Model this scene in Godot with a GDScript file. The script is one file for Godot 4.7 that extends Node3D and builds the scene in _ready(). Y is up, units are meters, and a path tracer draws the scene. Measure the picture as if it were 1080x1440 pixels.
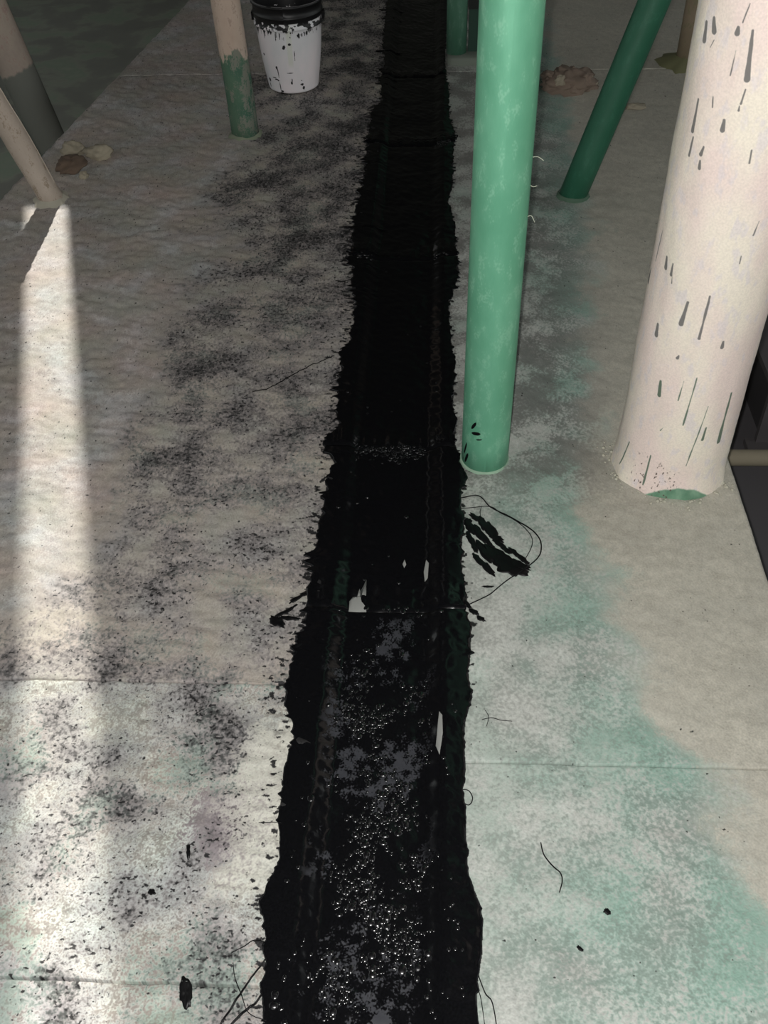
extends Node3D
# A concrete walkway with a freshly tarred strip, seen by phone flash in a dim shed.
# World axes: -Z runs along the strip, the floor top is y = 0, units are metres.

const LX0 := -1.6      # left floor texture spans x LX0..LX1
const LX1 := -0.19
const RX0 := 0.02      # right floor texture spans x RX0..RX1
const RX1 := 1.6
const D0 := 0.45       # texture rows are spaced by the logarithm of (0.15 - z)
const D1 := 7.5
const GROUND := -0.5
const CEIL := 7.2
const TOP := 3.2       # posts end here, far above the picture
const FAR := -7.5

# outline of the tar along the strip: z, x pairs from far to near
const EDGE_L := [-7.3, -0.24, -5.145, -0.240, -4.732, -0.240, -4.283, -0.218, -4.121, -0.229, -3.895, -0.210, -3.755, -0.248, -3.557, -0.249, -3.373, -0.247, -3.202, -0.245, -3.069, -0.249, -2.943, -0.258, -2.847, -0.259, -2.689, -0.253, -2.646, -0.267, -2.603, -0.243, -2.502, -0.240, -2.386, -0.222, -2.277, -0.222, -2.207, -0.227, -2.157, -0.250, -2.076, -0.240, -1.984, -0.237, -1.896, -0.241, -1.840, -0.226, -1.772, -0.261, -1.707, -0.230, -1.657, -0.239, -1.609, -0.242, -1.550, -0.241, -1.505, -0.249, -1.450, -0.245, -1.387, -0.250, -1.326, -0.250, -1.268, -0.247, -1.213, -0.248, -1.186, -0.266, -1.125, -0.259, -1.075, -0.269, -1.027, -0.269, -0.996, -0.249, -0.951, -0.243, -0.893, -0.253, -0.851, -0.251, -0.811, -0.252, -0.723, -0.241, -0.681, -0.255, -0.652, -0.267, -0.630, -0.256, -0.597, -0.246, -0.576, -0.249, -0.555, -0.237, -0.529, -0.245, -0.476, -0.235, -0.402, -0.231, 0.7, -0.24]
const EDGE_R := [-7.3, 0.05, -5.130, 0.063, -4.818, 0.048, -4.274, 0.037, -4.113, 0.042, -4.036, 0.050, -3.817, 0.049, -3.713, 0.054, -3.550, 0.074, -3.427, 0.065, -3.253, 0.064, -3.144, 0.058, -3.014, 0.045, -2.940, 0.056, -2.844, 0.067, -2.709, 0.065, -2.581, 0.075, -2.501, 0.063, -2.405, 0.048, -2.349, 0.042, -2.277, 0.047, -2.175, 0.050, -2.109, 0.059, -2.016, 0.054, -1.927, 0.052, -1.870, 0.057, -1.775, 0.056, -1.698, 0.071, -1.661, 0.079, -1.613, 0.067, -1.566, 0.066, -1.510, 0.071, -1.455, 0.067, -1.392, 0.064, -1.313, 0.070, -1.256, 0.071, -1.220, 0.081, -1.149, 0.079, -1.115, 0.073, -1.083, 0.075, -1.051, 0.080, -1.004, 0.067, -0.959, 0.062, -0.901, 0.065, -0.860, 0.058, -0.820, 0.063, -0.769, 0.063, -0.708, 0.065, -0.674, 0.078, -0.635, 0.086, -0.586, 0.084, -0.545, 0.076, -0.525, 0.074, -0.486, 0.075, -0.413, 0.073, 0.7, 0.07]
const LAPS := [-1.262, -1.766, -2.666, -3.489, -4.16]   # where one sheet of tar laps over the next

var rng := RandomNumberGenerator.new()
var nz := {}
var used := {}
var M := {}

# ---------------------------------------------------------------- small helpers
func noise(key: String, freq: float, octaves := 3, sd := 1, kind := FastNoiseLite.TYPE_SIMPLEX_SMOOTH) -> FastNoiseLite:
	var n := FastNoiseLite.new()
	n.noise_type = kind; n.frequency = freq; n.seed = sd
	n.fractal_type = FastNoiseLite.FRACTAL_FBM if octaves > 1 else FastNoiseLite.FRACTAL_NONE
	n.fractal_octaves = octaves
	nz[key] = n
	return n

func along(list: Array, z: float) -> float:      # x of an outline at depth z
	var n: int = list.size() / 2
	if z <= list[0]: return list[1]
	for i in range(n - 1):
		var z1: float = list[i * 2 + 2]
		if z <= z1:
			var z0: float = list[i * 2]
			return lerpf(list[i * 2 + 1], list[i * 2 + 3], (z - z0) / (z1 - z0))
	return list[n * 2 - 1]

func vz(z: float) -> float:
	if z > -0.3: return -(z + 0.3) * 0.3
	return log((0.15 - z) / D0) / log(D1 / D0)

func numbered(n: String) -> String:
	used[n] = used.get(n, -1) + 1
	return n if used[n] == 0 else "%s_%03d" % [n, used[n]]

func tag(o: Node, label: String, category: String, group := "", kind := "") -> Node:
	if label: o.set_meta("label", label)
	if category: o.set_meta("category", category)
	if group: o.set_meta("group", group)
	if kind: o.set_meta("kind", kind)
	return o

func thing(called: String, at: Vector3, label: String, category: String, group := "") -> Node3D:
	var o := Node3D.new()
	o.name = numbered(called); add_child(o); o.position = at
	tag(o, label, category, group)
	return o

func put(called: String, mesh: Mesh, m: Material, parent: Node = self) -> MeshInstance3D:
	var o := MeshInstance3D.new()
	o.name = numbered(called) if parent == self else called
	o.mesh = mesh
	if m: o.material_override = m
	parent.add_child(o, true)
	return o

func mat(c: Color, rough := 0.8, spec := 0.5) -> StandardMaterial3D:
	var m := StandardMaterial3D.new()
	m.albedo_color = c; m.roughness = rough; m.metallic_specular = spec
	m.cull_mode = BaseMaterial3D.CULL_DISABLED
	return m

func grid(nu: int, nv: int, f: Callable) -> ArrayMesh:     # f(i, j) -> [point, uv]
	var st := SurfaceTool.new()
	st.begin(Mesh.PRIMITIVE_TRIANGLES)
	for j in nv + 1:
		for i in nu + 1:
			var a: Array = f.call(i, j)
			st.set_uv(a[1]); st.set_smooth_group(0)
			st.add_vertex(a[0])
	for j in nv:
		for i in nu:
			var a := j * (nu + 1) + i
			var c := a + nu + 1
			for k in [a, a + 1, c, a + 1, c + 1, c]: st.add_index(k)
	st.generate_normals()
	return st.commit()

# a round bar along a polyline: radius(t, angle), t from 0 to 1 by length; angle 0 faces +Z for upright bars
func bar(pts: Array, radius: Callable, seg := 32, cap := true) -> ArrayMesh:
	var st := SurfaceTool.new()
	st.begin(Mesh.PRIMITIVE_TRIANGLES)
	var total := 0.0
	for i in range(1, pts.size()): total += pts[i].distance_to(pts[i - 1])
	var run := 0.0
	var axis0: Vector3 = (pts[1] - pts[0]).normalized()
	var side := Vector3.BACK if absf(axis0.z) < 0.9 else Vector3.UP
	for j in pts.size():
		if j > 0: run += pts[j].distance_to(pts[j - 1])
		var ax: Vector3 = (pts[mini(j + 1, pts.size() - 1)] - pts[maxi(j - 1, 0)]).normalized()
		var n := (side - ax * side.dot(ax)).normalized()
		side = n
		var b := ax.cross(n)
		for i in seg + 1:
			var a := TAU * i / seg
			var r: float = radius.call(run / total, a)
			st.set_uv(Vector2(float(i) / seg, run / total)); st.set_smooth_group(0)
			st.add_vertex(pts[j] + (n * cos(a) + b * sin(a)) * r)
	var w := seg + 1
	for j in pts.size() - 1:
		for i in seg:
			var a := j * w + i
			for k in [a, a + w, a + 1, a + 1, a + w, a + w + 1]: st.add_index(k)
	if cap:
		for e in [0, pts.size() - 1]:
			st.set_uv(Vector2(0.5, float(e > 0))); st.set_smooth_group(1)
			st.add_vertex(pts[e])
			var c: int = pts.size() * w + (1 if e > 0 else 0)
			for i in seg:
				var a: int = e * w + i
				if e > 0:
					for k in [c, a + 1, a]: st.add_index(k)
				else:
					for k in [c, a, a + 1]: st.add_index(k)
	st.generate_normals()
	return st.commit()

func rise(a: Vector3, b: Vector3, n: int) -> Array:
	var out := []
	for i in n + 1: out.append(a.lerp(b, float(i) / n))
	return out

func lathe(profile: Array, seg := 48) -> ArrayMesh:       # profile of (radius, height)
	var n := profile.size() - 1
	return grid(seg, n, func(i: int, j: int):
		var a: float = TAU * i / seg
		var p: Vector2 = profile[j]
		return [Vector3(sin(a) * p.x, p.y, cos(a) * p.x), Vector2(float(i) / seg, float(j) / n)])

func box_to(st: SurfaceTool, lo: Vector3, hi: Vector3) -> void:
	var b := BoxMesh.new()
	b.size = hi - lo
	st.append_from(b, 0, Transform3D(Basis(), (lo + hi) / 2))

func boxes(list: Array) -> ArrayMesh:                      # each entry [lo, hi]
	var st := SurfaceTool.new()
	st.begin(Mesh.PRIMITIVE_TRIANGLES)
	for b in list: box_to(st, b[0], b[1])
	return st.commit()

func smooth_through(pts: Array, per := 6) -> Array:        # Catmull-Rom
	var out := []
	for i in pts.size() - 1:
		var p0: Vector3 = pts[maxi(i - 1, 0)]
		var p3: Vector3 = pts[mini(i + 2, pts.size() - 1)]
		for k in per: out.append(pts[i].cubic_interpolate(pts[i + 1], p0, p3, float(k) / per))
	out.append(pts[-1])
	return out

# ---------------------------------------------------------------- computed textures
func bake(w: int, h: int, rows: Callable) -> Array:        # rows(y0, y1, w, h) -> [rgb bytes, height bytes]; run on all cores
	var parts := 16
	var store := []
	store.resize(parts)
	var job := func(k: int): store[k] = rows.call(h * k / parts, h * (k + 1) / parts, w, h)
	var id := WorkerThreadPool.add_group_task(job, parts, -1, true)
	WorkerThreadPool.wait_for_group_task_completion(id)
	var rgb := PackedByteArray()
	var hgt := PackedByteArray()
	for s in store:
		rgb.append_array(s[0]); hgt.append_array(s[1])
	return [ImageTexture.create_from_image(Image.create_from_data(w, h, false, Image.FORMAT_RGB8, rgb)), ImageTexture.create_from_image(Image.create_from_data(w, h, false, Image.FORMAT_L8, hgt))]

# left floor: beige screed, grey-mauve stains and black specks towards the tar, white paint on the near slabs
func left_rows(y0: int, y1: int, w: int, h: int) -> Array:
	var rgb := PackedByteArray(); rgb.resize((y1 - y0) * w * 3)
	var hgt := PackedByteArray(); hgt.resize((y1 - y0) * w)
	var big: FastNoiseLite = nz.big
	var mid: FastNoiseLite = nz.mid
	var fine: FastNoiseLite = nz.fine
	var dust: FastNoiseLite = nz.dust
	var grit: FastNoiseLite = nz.grit
	var spk: FastNoiseLite = nz.spk
	var patch: FastNoiseLite = nz.patch
	var lg := log(D1 / D0)
	var at := 0
	for y in range(y0, y1):
		var z := 0.15 - D0 * exp((y + 0.5) / h * lg)
		var edge := along(EDGE_L, z)
		for x in w:
			var wx := LX0 + (LX1 - LX0) * (x + 0.5) / w
			var e := edge - wx
			var n1 := big.get_noise_2d(wx, z)
			var n2 := mid.get_noise_2d(wx, z)
			var n3 := fine.get_noise_2d(wx, z)
			var n4 := dust.get_noise_2d(wx, z)
			var p := patch.get_noise_2d(wx, z)
			var grain := n3 * 0.42 + grit.get_noise_2d(wx, z) * 0.62 + n4 * 0.42
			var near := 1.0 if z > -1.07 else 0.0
			var band := smoothstep(0.53 + n1 * 0.2 + n3 * 0.06, 0.36 + n1 * 0.2 + n3 * 0.06, e)
			# screed, or the whiter paint of the near slabs
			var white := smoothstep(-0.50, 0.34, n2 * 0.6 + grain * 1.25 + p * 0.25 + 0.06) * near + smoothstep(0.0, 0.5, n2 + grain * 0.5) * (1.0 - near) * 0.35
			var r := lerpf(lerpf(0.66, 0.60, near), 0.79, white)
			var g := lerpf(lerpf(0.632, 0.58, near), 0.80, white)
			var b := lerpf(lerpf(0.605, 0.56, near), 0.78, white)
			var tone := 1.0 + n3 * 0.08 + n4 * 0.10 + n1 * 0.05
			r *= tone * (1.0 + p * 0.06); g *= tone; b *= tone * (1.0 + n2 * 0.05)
			# trodden-in grey and mauve stains, grainy at their edges
			var far := smoothstep(-2.0, -2.6, z + n2 * 0.5)
			var cloud := n2 * 1.1 + n1 * 0.4 + p * 0.35
			var st := smoothstep(-0.30, 0.30, cloud + grain * 1.1 - 0.02 + far * 0.22 + smoothstep(0.30, 0.08, e) * 0.12 - near * 0.12) * maxf(band, near * 0.55)
			r = lerpf(r, 0.475, st * 0.72); g = lerpf(g, 0.452, st * 0.72); b = lerpf(b, 0.447, st * 0.72)
			# green paint rubbed in
			var gr := smoothstep(0.12, 0.50, p * 1.0 + grain * 0.5) * (0.60 if near > 0.0 else 0.28 * band)
			r = lerpf(r, 0.45, gr * 0.75); g = lerpf(g, 0.575, gr * 0.75); b = lerpf(b, 0.52, gr * 0.75)
			# the mauve blotch near the tar
			var q := Vector2((wx + 0.335) / 0.060, (z + 0.775) / 0.080).length() + grain * 0.7 + n2 * 0.6
			var mv := smoothstep(1.15, 0.80, q) * 0.85
			r = lerpf(r, 0.50, mv); g = lerpf(g, 0.465, mv); b = lerpf(b, 0.475, mv)
			# bare cream strip along the tar on the near slabs
			if z > -1.0 and z < -0.60:
				var cr := smoothstep(0.115, 0.075, e + grain * 0.06 + n2 * 0.05) * smoothstep(-0.64, -0.69, z + n3 * 0.04) * smoothstep(-1.0, -0.96, z + n3 * 0.04)
				cr *= clampf(0.8 + grain * 0.8, 0.0, 1.0)
				r = lerpf(r, 0.785, cr); g = lerpf(g, 0.78, cr); b = lerpf(b, 0.735, cr)
				band *= 1.0 - cr * 0.9
			# dark grime and black tar specks
			var s := spk.get_noise_2d(wx * 0.8, z * 1.25)
			var gm := smoothstep(0.12, 0.75, cloud * 0.7 + grain * 0.8 + s * 0.25 + far * 0.22) * band * 0.75
			r = lerpf(r, 0.19, gm); g = lerpf(g, 0.185, gm); b = lerpf(b, 0.185, gm)
			var fringe := smoothstep(0.09, 0.0, e + n2 * 0.05)
			s = lerpf(s, spk.get_noise_2d(wx * 0.42 + 3.0, z * 0.8), fringe)
			var want := 0.70 - band * 0.12 - n2 * 0.45 * band - fringe * 0.36 - far * band * 0.12
			var bl := smoothstep(want, want + 0.09, s + n4 * 0.25)
			if e < 0.0: bl = 1.0
			r = lerpf(r, 0.10, bl); g = lerpf(g, 0.098, bl); b = lerpf(b, 0.10, bl)
			rgb[at * 3] = int(clampf(r, 0, 1) * 255); rgb[at * 3 + 1] = int(clampf(g, 0, 1) * 255); rgb[at * 3 + 2] = int(clampf(b, 0, 1) * 255)
			hgt[at] = int(clampf(0.5 + n3 * 0.35 + n4 * 0.22 + bl * 0.15 + n2 * 0.1, 0, 1) * 255)
			at += 1
	return [rgb, hgt]

# right floor: pale screed, worn teal paint down the middle, cream towards the outer edge
const TEAL_R := [-7.3, 0.52, -2.79, 0.49, -2.35, 0.42, -1.85, 0.37, -1.59, 0.31, -1.28, 0.36, -1.06, 0.385, -0.97, 0.43, -0.91, 0.48, -0.79, 0.50, -0.65, 0.515, 0.6, 0.56]
const TEAL_L := [-7.3, 0.30, -2.80, 0.29, -2.35, 0.25, -1.84, 0.21, -1.59, 0.17, -1.28, 0.21, -1.02, 0.27, -0.88, 0.24, -0.75, 0.20, -0.63, 0.15, 0.6, 0.10]
func right_rows(y0: int, y1: int, w: int, h: int) -> Array:
	var rgb := PackedByteArray(); rgb.resize((y1 - y0) * w * 3)
	var hgt := PackedByteArray(); hgt.resize((y1 - y0) * w)
	var big: FastNoiseLite = nz.big
	var mid: FastNoiseLite = nz.mid
	var fine: FastNoiseLite = nz.fine
	var dust: FastNoiseLite = nz.dust
	var grit: FastNoiseLite = nz.grit
	var spk: FastNoiseLite = nz.spk
	var patch: FastNoiseLite = nz.patch
	var lg := log(D1 / D0)
	var at := 0
	for y in range(y0, y1):
		var z := 0.15 - D0 * exp((y + 0.5) / h * lg)
		var edge := along(EDGE_R, z)
		var tr := along(TEAL_R, z)
		var tl := along(TEAL_L, z)
		for x in w:
			var wx := RX0 + (RX1 - RX0) * (x + 0.5) / w
			var e := wx - edge
			var n1 := big.get_noise_2d(wx + 9.0, z)
			var n2 := mid.get_noise_2d(wx + 9.0, z)
			var n3 := fine.get_noise_2d(wx + 9.0, z)
			var n4 := dust.get_noise_2d(wx + 9.0, z)
			var p := patch.get_noise_2d(wx + 9.0, z)
			var grain := n3 * 0.42 + grit.get_noise_2d(wx, z) * 0.62 + n4 * 0.42
			var tone := 1.0 + n3 * 0.09 + n4 * 0.11 + n1 * 0.05
			# cream screed
			var r := 0.705 * tone
			var g := 0.69 * tone
			var b := 0.64 * tone
			# whitened zone on the tar side of the teal
			var pale := smoothstep(0.05, -0.05, wx - tr + grain * 0.05 + n2 * 0.08)
			r = lerpf(r, 0.71 * tone, pale); g = lerpf(g, 0.72 * tone, pale); b = lerpf(b, 0.695 * tone, pale)
			# teal paint, worn thin in a brushy grain
			var te := smoothstep(-0.12, 0.16, wx - tl + n2 * 0.16 + n3 * 0.05) * pale
			te *= clampf(0.60 + p * 0.7 + n2 * 0.3 + grain * 1.1, 0.0, 1.0)
			r = lerpf(r, 0.43, te * 0.85); g = lerpf(g, 0.605, te * 0.85); b = lerpf(b, 0.54, te * 0.85)
			# scattered green tint and grey rubbing
			var gt := smoothstep(-0.15, 0.6, p + grain * 0.6) * pale * 0.45
			r = lerpf(r, 0.55, gt); g = lerpf(g, 0.64, gt); b = lerpf(b, 0.59, gt)
			var gy := smoothstep(-0.25, 0.55, n2 * 0.6 + grain * 1.1 - p * 0.3) * 0.55 * (0.30 + 0.70 * pale)
			r = lerpf(r, 0.49, gy); g = lerpf(g, 0.495, gy); b = lerpf(b, 0.475, gy)
			# grey-mauve rubbing beside the green post
			if z < -1.50:
				var mv := smoothstep(-0.2, 0.4, n2 + grain * 0.6 + 0.1) * smoothstep(0.55, 0.3, wx + n2 * 0.1 + grain * 0.05) * 0.7 * smoothstep(-1.5, -1.65, z + n2 * 0.2)
				r = lerpf(r, 0.44, mv); g = lerpf(g, 0.435, mv); b = lerpf(b, 0.42, mv)
			var s := spk.get_noise_2d(wx + 9.0, z * 1.25)
			var fringe := smoothstep(0.035, 0.0, e) * smoothstep(-0.95, -1.1, z)
			if z < -1.7: fringe = maxf(fringe, smoothstep(0.05, 0.0, e) * 0.9)
			s = lerpf(s, spk.get_noise_2d(wx * 0.45 + 9.0, z * 0.7), fringe)
			var want := 0.80 - fringe * 0.46 - n2 * 0.2
			var bl := smoothstep(want, want + 0.07, s)
			if e < 0.0: bl = 1.0
			r = lerpf(r, 0.10, bl); g = lerpf(g, 0.105, bl); b = lerpf(b, 0.10, bl)
			rgb[at * 3] = int(clampf(r, 0, 1) * 255); rgb[at * 3 + 1] = int(clampf(g, 0, 1) * 255); rgb[at * 3 + 2] = int(clampf(b, 0, 1) * 255)
			hgt[at] = int(clampf(0.5 + n3 * 0.3 + n4 * 0.22 + bl * 0.15 + n2 * 0.1, 0, 1) * 255)
			at += 1
	return [rgb, hgt]

# tar: black with grey dusty scuffs, mostly in the trough of the near sheets; the second texture is roughness
func tar_rows(y0: int, y1: int, w: int, h: int) -> Array:
	var rgb := PackedByteArray(); rgb.resize((y1 - y0) * w * 3)
	var hgt := PackedByteArray(); hgt.resize((y1 - y0) * w)
	var mid: FastNoiseLite = nz.mid
	var fine: FastNoiseLite = nz.fine
	var dust: FastNoiseLite = nz.dust
	var lg := log(D1 / D0)
	var at := 0
	for y in range(y0, y1):
		var z := 0.15 - D0 * exp((y + 0.5) / h * lg)
		for x in w:
			var wx := -0.30 + 0.42 * (x + 0.5) / w
			var n2 := mid.get_noise_2d(wx * 1.3 + 4.0, z * 0.9 + 0.7 * wx)
			var n3 := fine.get_noise_2d(wx + 4.0, z)
			var n4 := dust.get_noise_2d(wx + 4.0, z)
			var zone := smoothstep(-1.26, -1.23, z) * smoothstep(-0.205, -0.17, wx + n3 * 0.02) * smoothstep(0.02, -0.02, wx + n3 * 0.02)
			var d := smoothstep(0.22, 0.42, n2 * 0.8 + n3 * 0.5 + n4 * 0.3) * zone * 0.8
			var c := 0.055 + n4 * 0.015
			rgb[at * 3] = int(clampf(lerpf(c, 0.25, d), 0, 1) * 255)
			rgb[at * 3 + 1] = int(clampf(lerpf(c * 1.02, 0.255, d), 0, 1) * 255)
			rgb[at * 3 + 2] = int(clampf(lerpf(c * 1.15, 0.275, d), 0, 1) * 255)
			hgt[at] = int(clampf(0.17 + n3 * 0.05 + d * 0.5, 0, 1) * 255)
			at += 1
	return [rgb, hgt]

# a painted bar: three noise scales between two colours, over angle and length
func bar_texture(w: int, h: int, girth: float, length: float, c0: Color, c1: Color, c2: Color, off: float, extra = null) -> Array:
	return bake(w, h, func(y0: int, y1: int, ww: int, hh: int) -> Array:
		var rgb := PackedByteArray(); rgb.resize((y1 - y0) * ww * 3)
		var hgt := PackedByteArray(); hgt.resize((y1 - y0) * ww)
		var mid: FastNoiseLite = nz.mid
		var fine: FastNoiseLite = nz.fine
		var dust: FastNoiseLite = nz.dust
		var at := 0
		var r := girth / TAU
		for y in range(y0, y1):
			var v := (y + 0.5) / hh
			for x in ww:
				var a := TAU * (x + 0.5) / ww
				var px := cos(a) * r + off
				var pz := sin(a) * r
				var py := v * length
				var n2 := mid.get_noise_3d(px, py * 0.6, pz)
				var n3 := fine.get_noise_3d(px, py * 0.5, pz)
				var n4 := dust.get_noise_3d(px, py, pz)
				var c := c0.lerp(c1, clampf(0.5 + n2 * 0.9 + n3 * 0.4, 0, 1))
				c = c.lerp(c2, smoothstep(0.18, 0.55, n3 + n4 * 0.5 + n2 * 0.3) * 0.7)
				var e := 0.5 + n3 * 0.3 + n4 * 0.2
				if extra != null:
					var o: Array = extra.call(a, py, n2, n3, n4, c)
					c = o[0]; e += o[1]
				rgb[at * 3] = int(clampf(c.r, 0, 1) * 255); rgb[at * 3 + 1] = int(clampf(c.g, 0, 1) * 255); rgb[at * 3 + 2] = int(clampf(c.b, 0, 1) * 255)
				hgt[at] = int(clampf(e, 0, 1) * 255)
				at += 1
		return [rgb, hgt])

func textured(t: Array, rough := 0.75, relief := 0.1, spec := 0.5) -> StandardMaterial3D:
	var m := mat(Color.WHITE, rough, spec)
	m.albedo_texture = t[0]
	m.heightmap_enabled = true; m.heightmap_texture = t[1]; m.heightmap_scale = relief
	return m

# ---------------------------------------------------------------- builders
func floor_height(x: float, z: float) -> float:
	var n: FastNoiseLite = nz.wave
	var m: FastNoiseLite = nz.ripple
	return n.get_noise_2d(x, z) * 0.0026 + m.get_noise_2d(x * 0.5, z) * (0.0050 if x < 0.0 else 0.0014)

func slab(parent: Node, z_far: float, z_near: float, x_lo: Callable, x_hi: Callable, tx0: float, tx1: float, m: Material, lip := 0.0, roll_near := 0.0012, roll_far := 0.0012) -> void:
	# top surface on a fine grid with rolled edges, sides down to the ground
	var rows := []
	var z := z_near - 0.002
	while z > z_far + 0.004:
		rows.append(z)
		z -= clampf(0.005 + absf(minf(z, 0.0)) * 0.0022, 0.005, 0.03)
	rows.append(z_far + 0.002)
	rows.push_front(z_near - 0.0004); rows.append(z_far + 0.0004)
	rows.push_front(z_near); rows.append(z_far)
	var nu := 110
	var nv := rows.size() - 1
	var top := grid(nu, nv, func(i: int, j: int):
		var zz: float = rows[j]
		var t: float = clampf((i - 1.0) / (nu - 2.0), 0.0, 1.0)
		var x: float = lerpf(x_lo.call(zz), x_hi.call(zz), t)
		var y := floor_height(x, zz) + lip * smoothstep(0.02, 0.0, zz - z_far)
		if j == 1: y -= roll_near
		if j == nv - 1: y -= roll_far
		if j == 0 or j == nv or i == 0 or i == nu: y = GROUND
		return [Vector3(x, y, zz), Vector2((x - tx0) / (tx1 - tx0), vz(zz))])
	put("slab", top, m, parent)

func setting() -> void:
	var wall := mat(Color(0.30, 0.30, 0.28), 0.9)
	var n := NoiseTexture2D.new()
	n.width = 512; n.height = 512; n.seamless = true
	var fn := FastNoiseLite.new(); fn.frequency = 0.012; fn.fractal_octaves = 5; fn.seed = 5
	n.noise = fn
	var ramp := Gradient.new()
	ramp.set_color(0, Color(0.27, 0.27, 0.25)); ramp.set_color(1, Color(0.44, 0.45, 0.42))
	n.color_ramp = ramp
	wall.albedo_color = Color.WHITE; wall.albedo_texture = n; wall.uv1_triplanar = true; wall.uv1_world_triplanar = true; wall.uv1_scale = Vector3.ONE * 0.5
	# earth floor beyond the walkway, mossy in places
	var gn := NoiseTexture2D.new()
	gn.width = 1024; gn.height = 1024; gn.seamless = true
	var gf := FastNoiseLite.new(); gf.frequency = 0.006; gf.fractal_octaves = 6; gf.seed = 12
	gn.noise = gf
	var gr := Gradient.new()
	gr.offsets = PackedFloat32Array([0.0, 0.42, 0.60, 0.75, 1.0])
	gr.colors = PackedColorArray([Color(0.56, 0.565, 0.535), Color(0.59, 0.595, 0.56), Color(0.65, 0.665, 0.61), Color(0.61, 0.66, 0.59), Color(0.69, 0.71, 0.64)])
	gn.color_ramp = gr
	var earth := mat(Color.WHITE, 0.95)
	earth.albedo_texture = gn; earth.uv1_triplanar = true; earth.uv1_world_triplanar = true; earth.uv1_scale = Vector3.ONE * 0.45
	var nw: FastNoiseLite = nz.wave
	var gm := grid(60, 70, func(i: int, j: int):
		var x := -5.0 + i * 9.2 / 60.0
		var z := 4.0 - j * 11.5 / 70.0
		return [Vector3(x, GROUND - 0.02 + nw.get_noise_2d(x * 0.3, z * 0.3) * 0.02, z), Vector2(x, z)])
	tag(put("floor_lower", gm, earth), "dull grey-green earth floor below the walkway edge", "", "", "structure")
	put("floor_lower_base", boxes([[Vector3(-5.2, GROUND - 0.3, FAR - 0.2), Vector3(4.4, GROUND - 0.06, 4.2)]]), wall).set_meta("kind", "structure")
	put("ceiling", boxes([[Vector3(-5.2, CEIL, FAR - 0.2), Vector3(4.4, CEIL + 0.15, 4.2)]]), wall).set_meta("kind", "structure")
	# far wall with one narrow upright opening that lets in the sun
	var sx := -2.71
	var hw := 0.075
	put("wall_far", boxes([[Vector3(-5.2, GROUND - 0.05, FAR - 0.04), Vector3(sx - hw, CEIL, FAR)], [Vector3(sx + hw, GROUND - 0.05, FAR - 0.04), Vector3(4.4, CEIL, FAR)], [Vector3(sx - hw, GROUND - 0.05, FAR - 0.04), Vector3(sx + hw, 3.96, FAR)], [Vector3(sx - hw, 6.75, FAR - 0.04), Vector3(sx + hw, CEIL, FAR)]]), wall).set_meta("kind", "structure")
	# unseen side and back walls; their long openings are added for soft daylight
	put("wall_left", boxes([[Vector3(-5.2, GROUND - 0.05, FAR), Vector3(-5.0, 1.3, 4.2)], [Vector3(-5.2, 2.7, FAR), Vector3(-5.0, CEIL, 4.2)], [Vector3(-5.2, 1.3, FAR), Vector3(-5.0, 2.7, -6.9)], [Vector3(-5.2, 1.3, -3.6), Vector3(-5.0, 2.7, -3.2)], [Vector3(-5.2, 1.3, 2.0), Vector3(-5.0, 2.7, 4.2)]]), wall).set_meta("kind", "structure")
	put("wall_right", boxes([[Vector3(4.2, GROUND - 0.05, FAR), Vector3(4.4, 0.9, 4.2)], [Vector3(4.2, 2.8, FAR), Vector3(4.4, CEIL, 4.2)], [Vector3(4.2, 0.9, FAR), Vector3(4.4, 2.8, -6.9)], [Vector3(4.2, 0.9, -2.4), Vector3(4.4, 2.8, -2.0)], [Vector3(4.2, 0.9, 2.6), Vector3(4.4, 2.8, 4.2)]]), wall).set_meta("kind", "structure")
	put("wall_back", boxes([[Vector3(-5.0, GROUND - 0.05, 4.0), Vector3(4.2, 0.9, 4.2)], [Vector3(-5.0, 2.8, 4.0), Vector3(4.2, CEIL, 4.2)], [Vector3(-5.0, 0.9, 4.0), Vector3(-3.5, 2.8, 4.2)], [Vector3(2.8, 0.9, 4.0), Vector3(4.2, 2.8, 4.2)]]), wall).set_meta("kind", "structure")

func walkway() -> void:
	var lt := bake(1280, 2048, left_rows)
	var rt := bake(1280, 2048, right_rows)
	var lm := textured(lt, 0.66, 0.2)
	var rm := textured(rt, 0.66, 0.16)
	var root := Node3D.new()
	root.name = "floor"; add_child(root)
	root.set_meta("kind", "structure")
	root.set_meta("label", "worn concrete walkway in slabs, stained beside the tar strip")
	var l_out := func(z: float) -> float: return -1.485 - (z + 3.05) * 0.118
	var l_in := func(_z: float) -> float: return -0.205
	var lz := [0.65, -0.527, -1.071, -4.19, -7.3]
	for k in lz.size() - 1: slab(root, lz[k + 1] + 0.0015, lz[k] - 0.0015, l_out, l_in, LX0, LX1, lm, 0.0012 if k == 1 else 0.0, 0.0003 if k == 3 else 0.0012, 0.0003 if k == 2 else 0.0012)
	var r_in := func(_z: float) -> float: return 0.03
	var r_out := func(z: float) -> float: return 0.69 + maxf(0.0, -2.45 - z) * 0.52     # widens behind the column
	var rz := [0.65, -0.914, -4.19, -7.3]
	for k in rz.size() - 1: slab(root, rz[k + 1] + 0.0015, rz[k] - 0.0015, r_in, r_out, RX0, RX1, rm, 0.0, 0.0006, 0.0006)
	put("trench_bed", boxes([[Vector3(-0.215, GROUND, -7.3), Vector3(0.04, -0.03, 0.65)]]), mat(Color(0.3, 0.3, 0.29), 0.9), root)

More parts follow.
